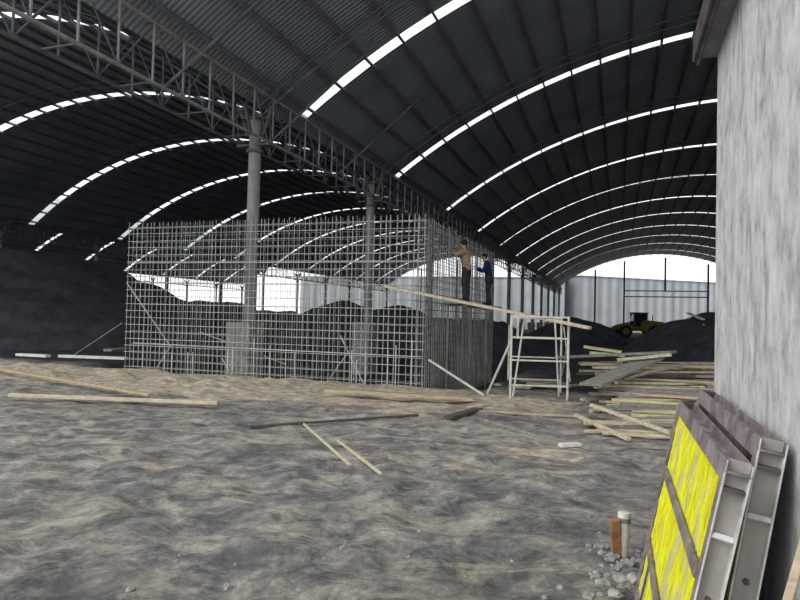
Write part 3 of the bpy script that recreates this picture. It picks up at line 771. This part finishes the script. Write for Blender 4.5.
# timber pile: rows of boards, nearly across the view
mats = ['wood_pale', 'wood_grey', 'wood_tan', 'wood_grey', 'wood_yellow', 'wood_dark']
plab = {'wood_pale': 'pale sawn board in the jumbled timber pile beside the plastered wall', 'wood_grey': 'weathered grey board in the jumbled timber pile beside the plastered wall',
        'wood_tan': 'tan board in the jumbled timber pile beside the plastered wall', 'wood_yellow': 'yellowish board in the jumbled timber pile beside the plastered wall', 'wood_dark': 'dark coal-stained board in the jumbled timber pile beside the plastered wall'}
def pile_board(px0, d0, px1, d1_, z0, z1, w, h, mat, lab=None):
    a = P(px0, 330, d0); c = P(px1, 330, d1_)
    return board(a, c, w, h, mat, lab or plab[mat], 'board', None if lab else 'boards of the timber pile', za=z0, zc=z1, name='board')
def base_h(d):   # height of the pile over its depth
    return .05+.70*sstep(9.8, 14.6, d)
for i in range(64):
    f = i/63
    d = 9.6+5.4*f
    lvl = base_h(d)
    for k in range(3 if f > .25 else 2):
        z = max(.05, lvl-.11*k)+R.uniform(-.02, .03)
        x0 = 574+R.uniform(0, 52)+(10*(1-f)); x1 = x0+R.uniform(70, 210)
        if k: x0 += R.uniform(-4, 30); x1 += 40
        mt = R.choice(mats)
        pile_board(x0, d+R.uniform(-.12, .12), x1, d+R.uniform(-.6, .6), z, z+R.uniform(-.04, .07), R.uniform(.07, .16), R.uniform(.035, .06), mt)
for i, (xa, da, xb, db, mt) in enumerate(((496, 16.2, 532, 15.6, 'wood_tan'), (502, 15.9, 548, 15.9, 'wood_dark'), (528, 16.6, 572, 16.0, 'wood_tan'), (520, 17.4, 570, 17.0, 'wood_grey'), (545, 15.9, 580, 16.6, 'wood_tan'), (500, 17.0, 530, 17.6, 'wood_dark'))):
    a = P(xa, 340, da); c = P(xb, 340, db)
    board(a, c, .16, .05, mt, {'wood_tan': 'tan', 'wood_dark': 'dark', 'wood_grey': 'grey'}[mt]+' scrap board on the ground seen through the scaffold, '+ORD[i]+' from the left', 'board', 'scrap boards behind the scaffold', lift=.02)
for i in range(26):
    d = 9.7+2.6*i/25; x0 = 584+R.uniform(0, 45)
    pile_board(x0, d, x0+R.uniform(70, 170), d+R.uniform(-.5, .5), base_h(d)*R.uniform(.5, 1)+.03, base_h(d)*R.uniform(.6, 1.1)+.04, R.uniform(.08, .2), .04, R.choice(('wood_grey', 'wood_grey', 'wood_tan', 'wood_dark', 'wood_pale')))
# front sticks and the big ones on top
pile_board(577, 10.6, 630.5, 8.95, .14, .06, .07, .05, 'wood_pale', 'pale square lath sticking out of the pile towards the yard, leftmost')
pile_board(592, 10.7, 672, 9.2, .30, .12, .07, .05, 'wood_pale', 'pale square lath crossing the front of the timber pile')
pile_board(590, 9.9, 650, 9.9, .12, .13, .05, .05, 'wood_pale', 'short pale lath lying under the crossing front lath')
pile_board(600, 9.5, 645, 9.35, .08, .07, .05, .05, 'wood_tan', 'short tan lath at the very front of the timber pile')
pile_board(592, 11.6, 655, 13.3, .55, .98, .42, .05, 'wood_grey', 'broad weathered plank slanting up over the timber pile')
pile_board(560, 15.0, 674, 13.4, .84, 1.10, .48, .06, 'wood_grey', 'long grey plank along the top back of the timber pile')
pile_board(618, 13.0, 671, 13.0, .93, 1.06, .10, .06, 'wood_pale', 'pale beam resting on top of the timber pile')
pile_board(584, 15.6, 622, 15.3, 1.08, .98, .12, .07, 'wood_yellow', 'upper yellowish batten at the back left of the pile')
pile_board(590, 15.5, 625, 15.3, .94, .90, .12, .07, 'wood_yellow', 'lower yellowish batten at the back left of the pile')
pile_board(623, 12.2, 690, 13.0, .62, .90, .09, .05, 'wood_grey', 'thin grey batten slanting over the right of the pile')
# ------------------------------------------------------------------ formwork panels leaning on the wall
def panel(xt, xb, y0, y1, zt, th, infill, lab, mid=True):
    """leaning panel: top edge at x=xt, foot at x=xb, from y0 (near) to y1 (far)"""
    t = empty('formwork_panel', (xb, y1, .0))
    v = Vector((xt-xb, 0, zt)); hgt = v.length; v.normalize()     # up the slope
    n = Vector((-v.z, 0, v.x))                                     # towards the yard
    Ln = y1-y0
    rot = Matrix((n, Vector((0, -1, 0)), v)).transposed()
    t.rotation_euler = rot.to_euler()
    # local: x = thickness outwards (0..th), y along, z up the slope
    def chan(nm, axis_, at, mat1, mat2, outward):
        """channel section: web and two flanges pointing outwards"""
        w = .045; fl_ = .007
        bw = bmn(); bf = bmn()
        if axis_ == 'y':
            z_in = at; z_out = at+outward*w
            add_box(bw, (th/2, Ln/2, z_in+outward*.004), (th, Ln, .008))
            for x in (fl_/2, th-fl_/2): add_box(bf, (x, Ln/2, (z_in+z_out)/2), (fl_, Ln, abs(z_out-z_in)))
        else:
            y_in = at; y_out = at+outward*w
            add_box(bw, (th/2, y_in+outward*.004, hgt/2), (th, .008, hgt))
            for x in (fl_/2, th-fl_/2): add_box(bf, (x, (y_in+y_out)/2, hgt/2), (fl_, abs(y_out-y_in), hgt))
        o = part(nm, bw, mat1, t, bevel=.001); part('flange', bf, mat2, o, bevel=.0015)
    chan('top_rail', 'y', hgt-.045, 'rust', 'rust', 1)
    chan('bottom_rail', 'y', .045, 'rust', 'rust', -1)
    chan('stile', 'z', .045, 'rust_dark', 'rust', -1)
    chan('stile', 'z', Ln-.045, 'channel', 'flange', 1)
    # border strips on the face
    b = bmn(); bw_ = .075
    add_box(b, (th-.004, Ln/2, hgt-bw_/2), (.012, Ln-.01, bw_)); add_box(b, (th-.004, Ln/2, bw_/2), (.012, Ln-.01, bw_))
    for y in (.02, Ln-.03): add_box(b, (th-.004, y, hgt/2), (.0118, .055, hgt-2*bw_))
    part('face_frame', b, 'rust', t)
    if mid:
        for z in (hgt*.66, hgt*.30):
            b = bmn(); add_box(b, (th+.002, Ln/2, z), (.018, Ln-.1, .045)); part('rib', b, 'rust', t, bevel=.003)
        b = bmn(); add_box(b, (th+.001, Ln*.22, hgt*.15), (.012, .012, hgt*.27)); part('seam', b, 'rust_dark', t)
    # infill sheet with a fibrous, lumpy surface
    b = bmn(); ny, nz = 70, 60; g = []
    for j in range(nz+1):
        row = []
        for i in range(ny+1):
            y = .04+(Ln-.08)*i/ny; z = .05+(hgt-.10)*j/nz
            d = .007*noise.noise(Vector((y*22, z*7, 2)))+.004*noise.noise(Vector((y*50, z*20, 7)))
            row.append(b.verts.new((th-.014+d, y, z)))
        g.append(row)
    for j in range(nz):
        for i in range(ny): b.faces.new((g[j][i], g[j][i+1], g[j+1][i+1], g[j+1][i]))
    bk_ = [b.verts.new((th*.3, y, z)) for y, z in ((.04, .05), (Ln-.04, .05), (Ln-.04, hgt-.05), (.04, hgt-.05))]
    b.faces.new(bk_)
    for s0, s1, row in ((bk_[0], bk_[1], g[0]), (bk_[3], bk_[2], g[-1])): b.faces.new([s0, s1]+row[::-1])
    b.faces.new([bk_[0], bk_[3]]+[g[j][0] for j in range(nz, -1, -1)]); b.faces.new([bk_[1], bk_[2]]+[g[j][-1] for j in range(nz, -1, -1)])
    part('infill', b, infill, t, smooth=False)
    # gussets, holes, bolts in the near stile
    for f in (.52, .22, .78):
        b = bmn(); add_box(b, (th/2, Ln-.022, hgt*f), (th-.016, .04, .02), Matrix.Rotation(.5, 3, 'X')); part('gusset', b, 'flange', t, bevel=.002)
    for f in (.60, .35):
        b = bmn(); add_bar(b, (th*.45, Ln-.038, hgt*f), (th*.45, Ln-.026, hgt*f), .011, 12); part('bolt', b, 'rust_dark', t)
    b = bmn(); add_box(b, (th/2, Ln-.02, hgt-.1), (th-.02, .04, .012)); part('gusset', b, 'rust_dark', t)
    tag(t, lab, 'formwork panel'); return t
panel(.445, .20, 2.44, 4.24, 1.22, .088, 'yellow', 'steel-framed panel with bright yellow infill, leaning outermost at the wall')
panel(.572, .36, 2.56, 4.34, 1.285, .092, 'rust_dark', 'dark steel channel frame leaning between the yellow panel and the wall', mid=False)
# ------------------------------------------------------------------ rubble, post and bricks by the panels
pp = gz(G(620.5, 572))
b = bmn(); q = P(624.5, 512, (pp-CAM).dot(fw)+.02); add_bar(b, pp-Z*.03, q, .043, 16)
t = centre(link('post_stub', b, 'cream', bevel=.004)); tag(t, 'short pale round post standing in rubble beside the yellow panel', 'post')
b = bmn(); mid = pp.lerp(q, .78); add_bar(b, mid, mid+(q-pp).normalized()*.03, .0455, 16); o = link('band', b, 'rust', t); o.matrix_parent_inverse = Matrix.Translation(-t.location)
pb_ = P(614.5, 519, 4.3); pb2 = P(616.5, 552, 4.3)
b = bmn(); add_beam(b, gz(pb2.copy(), -.01) , pb_, .06, .05, upv=fwd); tag(centre(link('brick', b, 'brick', bevel=.004)), 'brown brick standing on end left of the pale post', 'brick')
def rock(c, s, seed):
    b = bmn(); bmesh.ops.create_icosphere(b, subdivisions=2, radius=1)
    for v in b.verts:
        n = noise.noise(v.co*1.3+Vector((seed*3.1, 0, 0))); v.co *= 1+.45*n
        v.co.x *= s; v.co.y *= s*.8; v.co.z *= s*.6
    o = link('stone', b, 'rubble'); o.location = c; o.rotation_euler = (0, 0, seed); return o
k = 0
RR = random.Random(3)
for px, py, s in tuple((RR.uniform(588, 645), RR.uniform(552, 600), RR.uniform(.015, .035)) for _ in range(45))+((600, 560, .05), (612, 575, .06), (628, 580, .05), (606, 592, .07), (634, 592, .06), (620, 590, .05), (596, 585, .04), (588, 598, .05), (630, 566, .035), (607, 560, .035),
                  (640, 575, .04), (615, 600, .05), (560, 590, .03), (545, 598, .025), (577, 575, .025), (300, 585, .03), (343, 548, .03), (420, 530, .02), (512, 560, .02), (427, 492, .02),
                  (228, 583, .04), (180, 553, .02), (236, 560, .02), (130, 590, .03), (500, 520, .018), (408, 556, .022), (465, 575, .02), (580, 480, .02), (590, 520, .025), (600, 535, .02)):
    c = G(px, py); c.z = ground_z(c.x, c.y)+s*.15
    o = rock(c, s, k); k += 1
    if px > 585 and py > 550: tag(o, 'grey rubble stone among those around the pale post', 'stone', 'stones around the pale post')
    else: tag(o, 'small loose grey stone scattered on the open yard', 'stone', 'loose stones on the yard')
# board leaning on the wall close to the camera
qa = P(815, 505, 1.97); qb = P(788, 600, 1.86); qd = (qb-qa).normalized(); qb = qa+qd*((.03-qa.z)/qd.z)
b = bmn(); add_beam(b, qb, qa, .07, .025, upv=(1, 0, .3))
tag(centre(link('leaning_board', b, 'wood_tan', bevel=.003)), 'tan board leaning on the wall at the right picture edge', 'board')
# ------------------------------------------------------------------ light
w = bpy.data.worlds.new('overcast sky'); sc.world = w; w.use_nodes = True; nt = w.node_tree; nt.nodes.clear(); L = nt.links.new
o = N(nt, 'ShaderNodeOutputWorld'); bg = N(nt, 'ShaderNodeBackground'); L(bg.outputs[0], o.inputs[0])
tc = N(nt, 'ShaderNodeTexCoord'); n = N(nt, 'ShaderNodeTexNoise'); n.inputs['Scale'].default_value = 1.4; n.inputs['Detail'].default_value = 4
L(tc.outputs['Generated'], n.inputs['Vector'])
L(ramp(nt, n.outputs[0], [(.3, (.90, .95, 1.0)), (.7, (1.0, 1.0, 1.0))]), bg.inputs[0]); bg.inputs[1].default_value = 1.3
sd = bpy.data.lights.new('sun', 'SUN'); sd.energy = 1.0; sd.angle = math.radians(35); sd.color = (1, .97, .92)
so = bpy.data.objects.new('sun', sd); COL.objects.link(so); so.rotation_euler = Vector((.55, .55, -.65)).to_track_quat('-Z', 'Y').to_euler()
